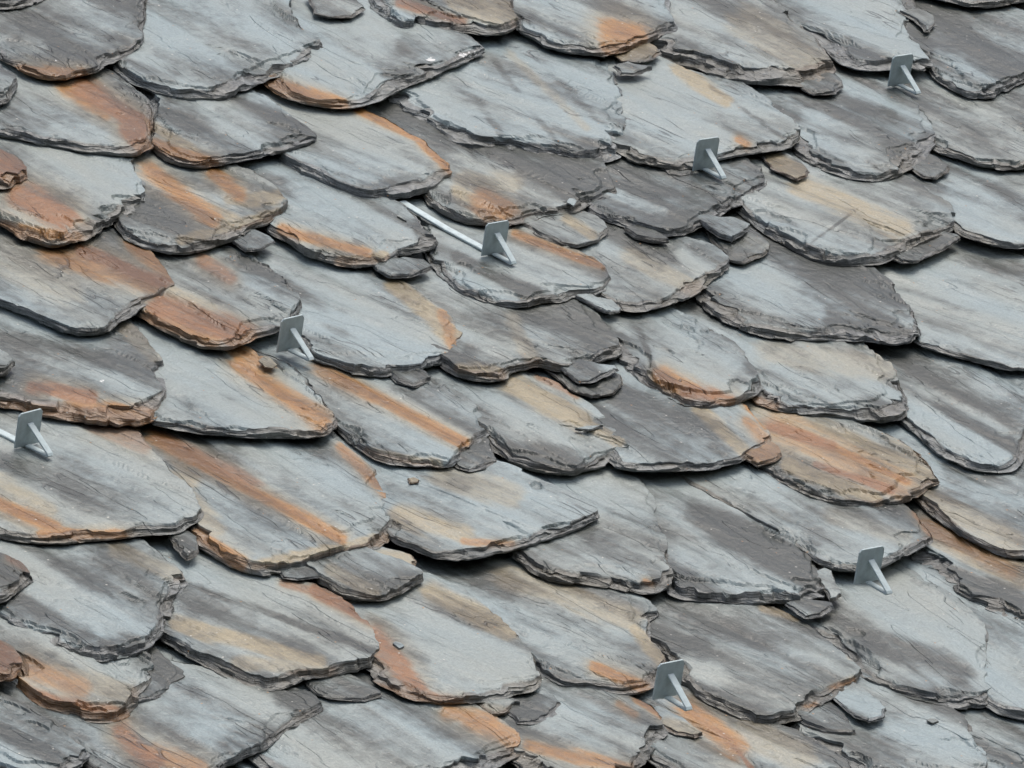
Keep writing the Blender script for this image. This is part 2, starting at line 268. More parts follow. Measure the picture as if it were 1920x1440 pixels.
slate('d7', [(1660,770),(1690,798),(1715,818),(1750,848),(1800,877),(1850,890),(1892,889),(1918,870),(1926,840),(1945,790),(1940,700),(1850,670)], .48, bv=.018, st=[(1710,720,1880,810,14,'w',.7),(1730,780,1880,860,22,'w',.8),(1760,760,1890,830,14,'k',.6),(1690,670,1900,760,30,'k',.4)])
slate('e1', label='slate striped with rust, orange and tan', pts=[(1380,850),(1406,876),(1440,896),(1490,920),(1530,940),(1580,949),(1640,950),(1690,945),(1730,925),(1770,904),(1766,890),(1740,855),(1700,820),(1660,798),(1600,770),(1500,750)], tone=.6, bv=.02, th=.018, gr=4, st=[(1440,795,1560,835,14,'r',.9),(1430,800,1720,900,60,'t',.7),(1460,800,1690,915,34,'o',.45),(1560,835,1700,905,9,'o',1),(1530,800,1740,890,18,'t',.9),(1530,870,1670,920,10,'r',.9),(1480,870,1640,935,20,'t',1),(1500,850,1600,880,12,'w',.5),(1700,930,1760,890,16,'k',.5)])
slate('e1b', [(1385,855),(1420,875),(1450,866),(1466,855),(1460,835),(1435,815)], .35, chip=True, dz=.003, st=[(1420,850,1460,850,24,'o',.6)])
slate('e2', [(1105,825),(1145,875),(1180,886),(1240,887),(1290,885),(1340,879),(1390,868),(1410,852),(1447,826),(1440,805),(1425,785),(1400,752),(1350,730),(1250,700)], .58, bv=.014, th=.014, st=[(1310,765,1400,850,16,'t',.8),(1395,752,1435,800,7,'o',1),(1350,760,1420,820,30,'w',.4),(1210,740,1310,820,26,'w',.4),(1150,740,1280,840,20,'k',.25),(1400,790,1440,830,14,'o',.7)])
slate('e3', [(890,815),(925,847),(950,866),(985,881),(1040,892),(1080,890),(1130,876),(1170,863),(1195,853),(1193,835),(1175,808),(1150,780),(1120,758),(1080,730),(1040,708),(990,685)], .52, bv=.02, th=.022, st=[(960,720,1090,790,26,'t',.9),(1100,800,1160,830,16,'t',.7),(1010,705,1080,740,10,'r',.6),(920,740,1100,860,14,'w',.5),(960,850,1100,860,26,'k',.7),(1090,745,1170,810,14,'w',.6)])
slate('e3b', [(1076,806),(1105,807),(1134,800),(1132,796),(1100,796),(1078,801)], .55, on='e3', th=.003, bv=.002, chip=True, name='stone_chip', label='thin flat flake lying on the tan-centred slate')
slate('e4', [(600,780),(640,816),(680,846),(710,866),(760,876),(800,874),(840,879),(882,845),(922,810),(918,795),(905,770),(880,745),(840,722),(780,690)], .62, bv=.01, th=.016, rough=.5, st=[(630,705,870,830,13,'o',1),(600,690,700,745,16,'o',.6),(680,745,820,845,26,'w',.4),(740,720,900,810,18,'k',.6),(690,850,820,870,12,'t',.7)])
slate('e4b', [(835,862),(855,878),(880,886),(910,881),(936,868),(931,850),(920,815),(880,790)], .4, chip=True)
slate('e4c', [(725,700),(740,718),(775,728),(800,722),(812,708),(800,695),(760,685)], .35, chip=True)
slate('e5', [(260,770),(283,797),(320,806),(380,816),(450,821),(540,823),(606,822),(626,805),(631,785),(625,765),(605,740),(580,700),(560,678),(520,660),(480,645),(400,620)], .66, bv=.02, st=[(450,680,605,795,24,'o',.85),(440,655,500,690,18,'o',.7),(330,690,480,790,60,'w',.3),(530,690,570,700,10,'w',.5)])
slate('e5b', [(484,678),(496,690),(512,693),(521,684),(508,672),(494,668)], .5, on='e5', th=.0016, bv=.001, chip=True, name='stone_chip', label='rounded tan flake lying on the orange band below a snow guard', st=[(480,680,520,690,30,'t',.6)])
slate('e6', [(-60,740),(0,766),(60,776),(120,786),(180,796),(240,801),(285,787),(305,766),(313,740),(311,710),(308,665),(280,628),(240,595),(150,560)], .55, bv=.03, th=.022, st=[(60,725,170,745,16,'r',.9),(100,745,170,755,12,'w',1),(0,760,120,775,16,'o',.8),(130,770,290,785,24,'o',1),(0,620,200,690,18,'k',.5),(60,660,230,720,16,'w',.5),(240,620,290,670,18,'t',.4),(189,715,195,716,6,'p',.8)])
slate('e6b', [(-60,700),(-10,712),(15,702),(30,685),(27,670),(8,650),(-30,630)], .25, dz=.008)
slate('f1', [(-60,985),(0,1010),(50,1018),(110,1020),(200,1012),(290,1003),(340,998),(370,980),(383,962),(378,940),(340,890),(300,845),(265,800),(220,760)], .62, bv=.014, th=.016, flake=.7, st=[(-20,935,100,990,16,'o',1),(80,1000,230,1003,12,'o',1),(180,790,270,830,24,'r',.5),(0,900,90,960,20,'t',.6),(200,860,340,960,50,'w',.4),(30,850,160,870,40,'k',.2)])
slate('f2', [(320,965),(370,1023),(420,1053),(460,1076),(500,1078),(560,1069),(620,1048),(680,1036),(720,1026),(736,1005),(741,960),(731,920),(715,880),(690,858),(640,825),(560,790)], .64, bv=.016, th=.02, flake=.8, st=[(290,820,640,1010,15,'o',1),(300,815,480,910,14,'r',.7),(370,1000,450,1055,18,'o',1),(330,900,400,1000,26,'t',.6),(640,840,725,925,12,'o',.7),(480,1060,720,1010,14,'t',.9),(480,850,680,960,40,'w',.5),(320,830,360,900,20,'t',.7)])
slate('f2b', [(305,1000),(320,1025),(350,1052),(370,1045),(375,1030),(370,1005),(340,985)], .35, chip=True)
slate('f2c', [(520,1072),(530,1086),(560,1090),(600,1085),(620,1078),(620,1064),(570,1058)], .35, chip=True)
slate('f2d', [(690,1040),(705,1058),(740,1065),(775,1065),(783,1048),(770,1035),(720,1020)], .5, chip=True, st=[(700,1050,780,1050,20,'t',.7)])
slate('f3', [(580,1075),(597,1091),(640,1116),(700,1133),(740,1121),(790,1096),(801,1085),(795,1068),(770,1050),(700,1030)], .48, bv=.01, head=.15, st=[(620,1070,700,1110,16,'t',.5),(720,1110,790,1080,18,'k',.5)])
slate('f4', [(710,990),(735,1016),(770,1031),(800,1046),(850,1053),(890,1046),(950,1036),(1010,1020),(1070,996),(1110,978),(1127,965),(1115,945),(1080,922),(1020,896),(940,862),(850,840)], .62, bv=.022, dz=.003, st=[(750,965,870,1000,26,'t',.8),(830,890,960,930,30,'t',.5),(870,1015,960,1020,8,'o',.7),(900,930,1080,970,30,'w',.5)])
slate('f4b', [(763,898),(768,908),(785,906),(787,898),(776,893)], .45, on='f4', th=.003, bv=.003, chip=True, name='stone_chip', label='small brown pebble-like chip on the slate below the orange-striped slate', st=[(760,900,790,900,20,'t',1)])
slate('f5', [(930,1010),(960,1046),(990,1071),(1020,1090),(1080,1097),(1150,1107),(1215,1118),(1250,1106),(1269,1080),(1265,1060),(1255,1010),(1240,960),(1225,920),(1200,888),(1140,860)], .54, bv=.018, th=.02, st=[(1000,1040,1200,1080,22,'w',.6),(1050,950,1240,1020,34,'k',.6),(1080,900,1210,950,30,'w',.5),(1150,1090,1260,1090,14,'k',.6),(1210,1090,1220,1095,8,'o',.8)])
slate('f6', [(1225,1080),(1255,1116),(1290,1123),(1360,1130),(1430,1133),(1500,1136),(1537,1130),(1556,1105),(1556,1080),(1541,1035),(1522,1000),(1500,968),(1460,920),(1410,885),(1330,850)], .5, bv=.02, th=.022, st=[(1290,1020,1480,1110,26,'w',.45),(1320,960,1500,1060,44,'k',.5),(1360,920,1470,980,30,'w',.4),(1260,950,1330,1020,20,'w',.4)])
slate('f7', [(1505,1035),(1540,1065),(1580,1076),(1640,1071),(1690,1046),(1750,1018),(1753,1000),(1737,980),(1715,953),(1690,938),(1600,900)], .56, bv=.014, th=.014, st=[(1715,955,1745,1000,10,'o',.8),(1560,970,1700,1010,20,'t',.3),(1550,1035,1620,1055,20,'w',.5)])
slate('f8', [(1680,905),(1712,937),(1760,976),(1810,1011),(1870,1041),(1925,1051),(2000,1030),(2020,960),(1960,880)], .58, bv=.01, th=.018, flake=.6, st=[(1730,935,1900,1020,30,'t',.6),(1780,890,1920,960,24,'k',.7),(1740,890,1860,940,10,'w',.5)])
slate('f9', [(1680,1025),(1702,1051),(1740,1076),(1800,1121),(1860,1147),(1925,1173),(2000,1180),(2060,1100),(2000,1020)], .42, bv=.03, th=.02, dz=-.004, st=[(1730,985,1900,1070,18,'o',.55),(1760,1000,1920,1080,30,'t',.7),(1740,1060,1900,1130,26,'k',.7)])
slate('f9b', [(1540,1100),(1553,1130),(1572,1128),(1583,1115),(1575,1095),(1560,1070)], .7, chip=True, dz=.004)
slate('f9c', [(1495,1150),(1510,1160),(1540,1157),(1565,1145),(1560,1130),(1520,1125)], .25, chip=True, dz=.002)
slate('g1', [(1540,1205),(1590,1252),(1615,1272),(1640,1292),(1690,1306),(1740,1318),(1790,1328),(1842,1331),(1868,1312),(1871,1285),(1863,1230),(1860,1180),(1832,1145),(1790,1110),(1740,1078),(1690,1053),(1600,1030)], .6, bv=.02, th=.02, gr=-10, st=[(1540,1170,1800,1260,34,'k',.9),(1590,1140,1840,1200,34,'w',.6),(1650,1290,1850,1310,14,'k',.4)])
slate('g2', label='dark slate dotted with orange lichen', pts=[(1250,1240),(1277,1282),(1310,1311),(1370,1341),(1420,1358),(1470,1361),(1510,1350),(1560,1310),(1605,1281),(1616,1260),(1606,1240),(1575,1210),(1530,1175),(1480,1145),(1420,1122),(1330,1100)], tone=.44, bv=.016, th=.018, flake=.7, st=[(1290,1250,1450,1320,24,'w',.6),(1430,1140,1490,1160,9,'t',.9),(1400,1180,1560,1260,50,'k',.45),(1560,1290,1600,1275,6,'o',1),(1510,1325,1530,1320,5,'o',1),(1594,1230,1598,1232,5,'o',1)])
slate('g2b', [(1555,1305),(1600,1346),(1630,1358),(1660,1346),(1666,1325),(1640,1298),(1600,1275)], .55, chip=True, wob=.006, rough=2, dz=.008)
slate('g2c', [(1480,1345),(1510,1362),(1545,1376),(1600,1381),(1609,1371),(1585,1335),(1555,1305)], .3, chip=True)
slate('g3', [(1825,1300),(1850,1330),(1880,1341),(1925,1351),(2000,1340),(2040,1260),(1980,1180),(1900,1130)], .6, th=.014, st=[(1870,1230,1920,1300,30,'w',.4)])
slate('g4', [(1540,1410),(1650,1490),(1760,1500),(1840,1475),(1858,1430),(1835,1370),(1812,1335),(1750,1300),(1650,1270)], .6, th=.016, st=[(1600,1380,1760,1440,24,'k',.6),(1640,1320,1800,1400,40,'w',.4)])
slate('g4b', [(1738,1352),(1748,1357),(1758,1354),(1756,1348),(1745,1346)], .2, on='g4', th=.003, bv=.002, chip=True, name='stone_chip', label='small dark chip on the pale bottom-right slate')
slate('g5', [(1780,1430),(1850,1490),(1960,1510),(2050,1470),(2040,1400),(1960,1330)], .55, dz=.0, st=[(1840,1390,1920,1440,30,'k',.4)])
slate('g6', [(1220,1430),(1300,1480),(1420,1500),(1520,1490),(1610,1465),(1595,1420),(1540,1385),(1450,1335),(1300,1290)], .55, th=.014, st=[(1290,1330,1380,1400,26,'o',.9),(1350,1370,1410,1440,5,'r',.9),(1400,1370,1500,1410,40,'t',.5),(1260,1390,1340,1440,40,'k',.7)])
slate('g7', [(925,1405),(960,1440),(1010,1465),(1100,1470),(1190,1450),(1226,1420),(1256,1375),(1251,1355),(1240,1330),(1210,1308),(1150,1280),(1050,1250)], .55, bv=.026, st=[(990,1400,1180,1440,16,'o',.7),(1200,1310,1240,1340,12,'o',.8),(1160,1320,1190,1340,10,'o',.5),(1190,1400,1220,1420,26,'w',.7),(1050,1340,1200,1400,26,'w',.4)])
slate('g7b', [(1235,1360),(1265,1378),(1305,1386),(1322,1372),(1285,1345),(1250,1325)], .35, chip=True, st=[(1250,1360,1310,1380,20,'t',.6)])
slate('g8', [(420,1390),(520,1460),(640,1490),(750,1480),(860,1465),(930,1450),(975,1422),(988,1395),(980,1370),(960,1345),(910,1320),(850,1300),(700,1260)], .58, bv=.028, st=[(880,1350,970,1390,24,'o',.8),(840,1335,920,1350,20,'o',.7),(640,1350,850,1420,50,'w',.4)])
slate('g8b', [(895,1325),(920,1343),(950,1342),(980,1325),(975,1312),(935,1300)], .45, chip=True, st=[(900,1330,960,1340,16,'t',.5)])
slate('g8c', [(945,1335),(970,1358),(1010,1360),(1050,1335),(1058,1315),(1040,1300),(990,1290)], .25, chip=True)
slate('g9', [(670,1240),(700,1277),(740,1301),(780,1318),(830,1326),(890,1322),(950,1311),(1000,1299),(1013,1280),(1012,1250),(1000,1220),(970,1180),(940,1150),(900,1120),(870,1095),(800,1065)], .6, bv=.022, dz=.003, st=[(700,1190,780,1290,26,'r',.85),(690,1290,860,1320,18,'r',.7),(810,1110,950,1180,26,'t',.8),(800,1190,930,1280,60,'w',.4),(700,1160,800,1240,16,'k',.5)])
slate('g9b', [(734,1210),(748,1219),(758,1214),(752,1205),(740,1202)], .7, on='g9', th=.004, bv=.002, chip=True, name='stone_chip', label='small pale cube-like chip on the reddish corner of a slate')
slate('g10', [(980,1235),(1017,1272),(1060,1286),(1110,1293),(1160,1302),(1210,1300),(1240,1281),(1256,1240),(1245,1215),(1226,1190),(1221,1165),(1241,1146),(1222,1122),(1150,1095),(1060,1065),(950,1030)], .6, bv=.016, gr=6, st=[(1120,1250,1210,1290,16,'o',.9),(950,1080,1180,1160,30,'t',.6),(1190,1180,1245,1240,16,'t',.9),(1000,1130,1200,1220,40,'w',.4)])
slate('h1', [(270,1165),(298,1201),(350,1231),(410,1266),(450,1289),(500,1296),(530,1294),(570,1281),(620,1272),(690,1251),(716,1230),(719,1215),(702,1180),(680,1150),(640,1120),(590,1090),(500,1065),(400,1030)], .66, bv=.014, th=.02, flake=.7, st=[(590,1105,700,1165,14,'r',1),(530,1095,600,1110,10,'r',.6),(330,1170,600,1240,18,'t',.9),(450,1240,620,1260,16,'t',.6),(380,1105,700,1220,8,'k',.9),(380,1080,560,1120,24,'w',.5)])
slate('h2', [(-60,1130),(0,1166),(40,1190),(90,1211),(130,1233),(165,1245),(210,1248),(250,1238),(285,1215),(310,1180),(340,1120),(358,1090),(355,1078),(345,1058),(300,1022),(240,980)], .74, bv=.020, th=.022, dz=.006, st=[(220,1030,330,1080,20,'t',.5),(20,1130,160,1190,26,'k',.7),(180,1220,280,1205,26,'k',1),(310,1150,340,1090,14,'k',.6)])
slate('h2b', [(-60,1140),(0,1136),(30,1116),(65,1086),(68,1075),(50,1050),(20,1033),(-30,1010)], .3, dz=.008, st=[(20,1045,50,1065,12,'r',.5)])
slate('h3', [(5,1255),(22,1288),(50,1316),(90,1341),(150,1354),(210,1357),(238,1345),(258,1322),(285,1290),(300,1265),(300,1240),(280,1205)], .55, bv=.020, th=.028, dz=.004, st=[(50,1250,150,1290,26,'o',.6),(30,1300,230,1345,20,'r',.9),(100,1260,240,1300,26,'t',.5),(280,1240,330,1290,34,'k',.5),(20,1270,50,1300,16,'o',.9)])
slate('h3c', [(225,1320),(250,1334),(300,1322),(338,1303),(351,1275),(345,1250),(310,1222),(270,1195)], .4, dz=-.012, head=.12, st=[(290,1240,330,1290,30,'k',.4)])
slate('h3b', [(-60,1270),(0,1285),(25,1275),(42,1255),(44,1235),(25,1208),(-30,1180)], .4, dz=.008, st=[(-10,1230,30,1260,40,'r',.9)])
slate('h4', [(-60,1420),(20,1450),(100,1460),(150,1441),(170,1415),(165,1403),(140,1375),(90,1343),(0,1290)], .6, th=.016, st=[(0,1370,120,1430,20,'k',.5)])
slate('h5', [(120,1410),(200,1470),(300,1490),(380,1470),(430,1440),(500,1400),(570,1356),(611,1330),(606,1313),(580,1288),(520,1270),(400,1245),(300,1225)], .5, bv=.012, th=.016, st=[(225,1370,290,1430,24,'r',.9),(290,1410,370,1440,26,'o',.7),(300,1280,480,1340,40,'w',.5),(530,1310,590,1320,24,'k',.7),(420,1400,500,1370,24,'k',.5)])
slate('h5b', [(575,1285),(590,1300),(620,1311),(680,1316),(718,1306),(716,1290),(680,1268)], .35, chip=True)


# ------------------------------------------------------------------ slate builder
def catmull(P, n):
    """closed smooth resample: corners are kept fairly crisp"""
    P = np.asarray(P); Q = []
    N = len(P)
    for i in range(N):
        p0, p1, p2, p3 = P[i - 1], P[i], P[(i + 1) % N], P[(i + 2) % N]
        for t in np.linspace(0, 1, 8, endpoint=False):
            t2, t3 = t * t, t * t * t; m1 = (p2 - p0) * .32; m2 = (p3 - p1) * .32
            L = np.linalg.norm(p2 - p1) + 1e-9
            m1 = m1 / (np.linalg.norm(m1) + 1e-9) * min(np.linalg.norm(m1), L * .8)
            m2 = m2 / (np.linalg.norm(m2) + 1e-9) * min(np.linalg.norm(m2), L * .8)
            Q.append((2*t3 - 3*t2 + 1) * p1 + (t3 - 2*t2 + t) * m1 + (-2*t3 + 3*t2) * p2 + (t3 - t2) * m2)
    return np.array(Q)

def resample(Q, n, weight=None):
    d = np.linalg.norm(np.roll(Q, -1, 0) - Q, axis=1)
    if weight is not None: d = d * weight
    s = np.concatenate([[0], np.cumsum(d)]); t = np.linspace(0, s[-1], n, endpoint=False)
    Qc = np.vstack([Q, Q[:1]])
    return np.stack([np.interp(t, s, Qc[:, k]) for k in range(2)], 1)

def normals2(P):
    t = np.roll(P, -1, 0) - np.roll(P, 1, 0); t /= np.linalg.norm(t, axis=1)[:, None] + 1e-9
    return np.stack([t[:, 1], -t[:, 0]], 1)

def area2(P):
    x, y = P[:, 0], P[:, 1]; return .5 * np.sum(x * np.roll(y, -1) - y * np.roll(x, -1))

def smooth1(a, k):
    for _ in range(k): a = (np.roll(a, 1, 0) + 2 * a + np.roll(a, -1, 0)) / 4
    return a

ZTOP = {}
def facets(B, mean, seed, step=.25):
    """angular noise along an outline: straight runs between random breakpoints, some of them sudden steps (mean run in m)"""
    r = np.random.default_rng(int(seed * 97) % (2 ** 31)); d = np.linalg.norm(np.roll(B, -1, 0) - B, axis=1)
    s = np.concatenate([[0], np.cumsum(d)[:-1]]); L = d.sum()
    t, v, p = [], [], 0.0
    while p < L - mean * .3:
        a = r.uniform(-1, 1); t.append(p); v.append(a)
        if r.random() < step: t.append(p + .0012); v.append(r.uniform(-1, 1))
        p += mean * (.35 + r.exponential(.65))
    t.append(L); v.append(v[0])
    return np.interp(s, t, v)
def soften(P, nv):
    """cut corners sharper than about 100 degrees (broken stone has no needle tips); nv = points of the free edge"""
    P = [np.array(p) for p in P]
    for lim in (95, 115, 130, 145):
        Q = []; cut = 0; N = len(P)
        for i in range(N):
            a = P[i - 1] - P[i]; b = P[(i + 1) % N] - P[i]; la, lb = np.linalg.norm(a), np.linalg.norm(b)
            ang = math.degrees(math.acos(np.clip(a @ b / (la * lb + 1e-12), -1, 1)))
            if 0 < i < nv and ang < lim:
                m = min(la, lb, .06) * .40; Q += [P[i] + a / la * m, P[i] + b / lb * m]; cut += 1
            else: Q.append(P[i])
        P = Q; nv += cut
    return np.array(P), nv
def build_slate(key, poly, z, th, bv, tone, strokes, grain, seed, name='slate', NP=230, NR=32, parent=roof,
                nvis=None, center=None, rough=1.0, flake=1.0, wob=.0025, crisp=False):
    """poly: closed CCW outline (roof x,y) of the slate's foot; z: height of its face"""
    if crisp: Q = np.concatenate([np.linspace(poly[i], poly[(i + 1) % len(poly)], 8, endpoint=False) for i in range(len(poly))])
    else: Q = catmull(poly, 8)
    w = np.ones(len(Q))
    if nvis is not None: w[nvis * 8:] = .35
    B = smooth1(resample(Q, NP, w), 3 if NP > 120 else 0)
    sd_ = seed * 13.37
    c = center if center is not None else B.mean(0)
    nrm = smooth1(normals2(B), 3); nrm /= np.linalg.norm(nrm, axis=1)[:, None]
    size = math.sqrt(abs(area2(B))); k = min(1, size / .3)
    er = .45 + .9 * ((seed * .7548) % 1)                          # how roughly this one was dressed
    jag = er * (.0040 * facets(B, .065, sd_ + 1, .12) + .0020 * facets(B, .022, sd_ + 5, .15) + .0007 * facets(B, .008, sd_ + 9))
    B = B + nrm * (jag * rough * (.4 + .6 * k))[:, None]
    face = sstep(-.25, .35, nrm @ CAM2)
    # dressed edge: scalloped crest, set back from the foot
    sc = .72 + .50 * facets(B, .080, sd_ + 20, .2) + er * (.26 * facets(B, .028, sd_ + 21, .15) + .08 * facets(B, .010, sd_ + 22))
    inset = bv * np.clip(sc, .06, 1.8) * (.38 + .62 * face)
    rings = []
    NS = 5 if NP > 150 else 3
    ins = [inset]
    for j in range(1, NS + 1):
        q = (1 - j / NS) + .55 * facets(B, .075, sd_ + 30 + j * 3.1, .25) + er * .20 * facets(B, .022, sd_ + 50 + j, .2)
        ins.append(np.clip(np.minimum(ins[-1], inset * q), -.0015, None))
    lev = [np.zeros(NP)]
    for j in range(1, NS + 1):
        lev.append(np.clip(np.maximum(lev[-1] + th * .02, th * (j / NS + .26 * facets(B, .080, sd_ + 70 + j * 2.3, .15)
                           + .08 * facets(B, .025, sd_ + 90 + j))), 0, th * .97))
    lev[-1] = th * np.clip(.88 + .14 * facets(B, .10, sd_ + 99), .6, 1)
    nrm = smooth1(nrm, 6); crest = B - nrm * inset[:, None]
    # face rings, from the middle out to the crest
    t = (np.arange(NR) + 1) / NR; s_ = 1 - (1 - t) ** 1.55
    cs = smooth1(crest, 40)
    Vx = [np.array([[c[0], c[1]]])] + [c + (cs + (crest - cs) * s ** 14 - c) * s for s in s_]
    Vx = np.vstack(Vx)
    ee = np.concatenate([[1.0]] + [np.linalg.norm(crest - c, axis=1) * (1 - s) for s in s_])      # distance to the crest
    x, y = Vx[:, 0], Vx[:, 1]
    zz = wob * 1.6 * perlin(x * 4.5, y * 4.5, sd_ + 100) + wob * .45 * perlin(x * 13, y * 13, sd_ + 101)
    ca, sa = math.cos(grain), math.sin(grain)
    ga, gb = -y * ca + x * sa, x * ca + y * sa
    rd = perlin(ga * 2.2, gb * 13, sd_ + 106)
    zz += .0012 * perlin(ga * 4, gb * 26, sd_ + 105) + .0022 * sstep(.10, .22, rd) - .0016 * sstep(-.38, -.30, rd)
    # spalled layers near the rim and lens-shaped flakes on the face
    flake = flake * (.35 + 1.1 * ((seed * .618) % 1))
    rim = .004 + .055 * fbm(x * 8, y * 8, sd_ + 110)
    d1 = sstep(-.0016, .0016, rim * k - ee); zz -= d1 * .0035 * flake * k
    rim2 = -.008 + .034 * fbm(x * 15, y * 15, sd_ + 120)
    d2 = sstep(-.0014, .0014, rim2 * k - ee); zz -= d2 * .0038 * flake * k
    fl = fbm(ga * 4.2, gb * 10, sd_ + 130, 4)
    d3 = sstep(.40, .425, fl) * sstep(.16, .05, ee); zz -= d3 * .0026 * flake * k
    d4 = sstep(.62, .64, fl) ; zz -= d4 * .0018 * flake * k
    edge = np.maximum(.34 * d2, .14 * d1) + .08 * d3 
    zc = zz[-NP:]
    Vs = [np.column_stack([Vx, zz])]; Ed = [edge]
    for j in range(1, NS + 1):
        a = B - nrm * (ins[j - 1] * .55 + ins[j] * .45)[:, None]; b = B - nrm * ins[j][:, None]
        zl = zc * (1 - j / NS) - lev[j]
        tz = .0012 * perlin(B[:, 0] * 50, B[:, 1] * 50, sd_ + 140 + j)
        Vs.append(np.column_stack([a, zl + tz])); Ed.append(np.full(NP, .85))
        if j < NS: Vs.append(np.column_stack([b, zl + tz - .0008])); Ed.append(np.full(NP, .62))
    und = B - nrm * (.006 + inset * .2)[:, None]
    Vs.append(np.column_stack([und, np.full(NP, -th - .002)])); Ed.append(np.ones(NP))
    Vs.append(np.array([[c[0], c[1], -th - .002]])); Ed.append(np.ones(1))
    V = np.vstack(Vs); E = np.concatenate(Ed)
    nr = (len(V) - 2) // NP
    # faces
    i = np.arange(NP); i2 = (i + 1) % NP
    F = [np.column_stack([np.zeros(NP, int), 1 + i, 1 + i2])]
    tri = F[0]
    quads = []
    for r in range(nr - 1):
        a = 1 + r * NP; b = a + NP
        quads.append(np.column_stack([a + i, b + i, b + i2, a + i2]))
    quads = np.vstack(quads)
    last = len(V) - 1; a = 1 + (nr - 1) * NP
    tri2 = np.column_stack([np.full(NP, last), a + i2, a + i])
    me = bpy.data.meshes.new(name)
    nt, nq = 2 * NP, len(quads)
    loops = np.concatenate([tri.ravel(), tri2.ravel(), quads.ravel()]).astype(np.int32)
    me.vertices.add(len(V)); me.loops.add(len(loops)); me.polygons.add(nt + nq)
    loc = np.array([c[0], c[1], z])
    Vl = V.copy(); Vl[:, :2] -= c
    me.vertices.foreach_set('co', Vl.astype(np.float32).ravel())
    me.loops.foreach_set('vertex_index', loops)
    starts = np.concatenate([np.arange(nt) * 3, nt * 3 + np.arange(nq) * 4]).astype(np.int32)
    me.polygons.foreach_set('loop_start', starts)
    # smooth where the face is gentle, faceted where it is broken
    dz = np.abs(V[quads, 2].max(1) - V[quads, 2].min(1)); ringi = np.repeat(np.arange(nr - 1), NP)
    sm = np.concatenate([np.ones(NP, bool), np.zeros(NP, bool), (ringi < NR - 1) & (dz < .0016)])
    me.update(calc_edges=True)
    me.polygons.foreach_set('use_smooth', sm)
    # stains, tone and grain travel with the stone
    P = V.copy(); P[:, 2] += z; px = to_px(P)
    gaa = -V[:, 1] * ca + V[:, 0] * sa; gbb = V[:, 0] * ca + V[:, 1] * sa
    n_all = .8 * fbm(gaa * 5, gbb * 34, sd_ + 200) + .35 * perlin(gaa * 16, gbb * 70, sd_ + 205)
    ch = {q: np.zeros(len(V)) for q in 'rotkwp'}
    for (x0, y0, x1, y1, wd, kind, stg) in strokes:
        a = np.array([x0, y0], float); d = np.array([x1 - x0, y1 - y0], float); L2 = max(d @ d, 1e-6)
        tt = np.clip(((px - a) @ d) / L2, 0, 1)
        dist = np.linalg.norm(px - a - tt[:, None] * d, axis=1) + n_all * .42 * wd
        ch[kind] = np.maximum(ch[kind], stg * (1 - sstep(.45 * wd, 1.12 * wd, dist)))
        if kind in 'ro': ch['t'] = np.maximum(ch['t'], .6 * stg * (1 - sstep(.6 * wd, 2.2 * wd, dist)))
        if kind == 'o' and wd > 7: ch['r'] = np.maximum(ch['r'], .6 * stg * (1 - sstep(-.2 * wd, .7 * wd, dist)))
    f0 = (.455 + 1.25 * (tone - .53) + .62 * fbm(gaa * 1.5, gbb * 11, sd_ + 210, 3) + .34 * fbm(gaa * 6, gbb * 9, sd_ + 220, 4)
          + .45 * ch['w'] - .44 * ch['k'])
    wm = np.clip(.10 + .62 * ((seed * .371) % 1) + .7 * fbm(gaa * 3, gbb * 9, sd_ + 230, 3), 0, 1)
    ck = sstep(.2, .5, fbm(gaa * 6, gbb * 6, sd_ + 240, 2))
    at = me.attributes.new('stain', 'FLOAT_COLOR', 'POINT')
    at.data.foreach_set('color', np.column_stack([ch['r'], ch['o'], ch['t'], E]).astype(np.float32).ravel())
    at = me.attributes.new('tone', 'FLOAT_COLOR', 'POINT')
    at.data.foreach_set('color', np.column_stack([f0, wm, ck, ch['p']]).astype(np.float32).ravel())
    at = me.attributes.new('grain', 'FLOAT_VECTOR', 'POINT')
    at.data.foreach_set('vector', np.column_stack([gaa + seed * .731, gbb + seed * .417, V[:, 2] + seed * 1.9]).astype(np.float32).ravel())
    me.materials.append(SLATE)
    me.validate()
    o = bpy.data.objects.new(name, me); scene.collection.objects.link(o)
    o.parent = parent; o.location = loc
    ZTOP[key] = z
    return o

HEAD = .26
def solve_outline(pts, th, dz=0.0, zfix=None):
    """outline pixels -> roof coordinates; the height of the face follows from where the tail lies"""
    pts = np.asarray(pts, float); z = 0.0
    for _ in range(6):
        P = to_plane(pts, z)
        # which stretches face the camera: there the pixel shows the foot of the edge, elsewhere its crest
        d = np.gradient(pts, axis=0); nn = d[:, 0] / (np.linalg.norm(d, axis=1) + 1e-9)
        f = sstep(0, .3, nn) * .9
        P = to_plane(pts, z - th * f)
        z = zfix if zfix is not None else TAU * P[:, 1].min() + dz
    return P, z

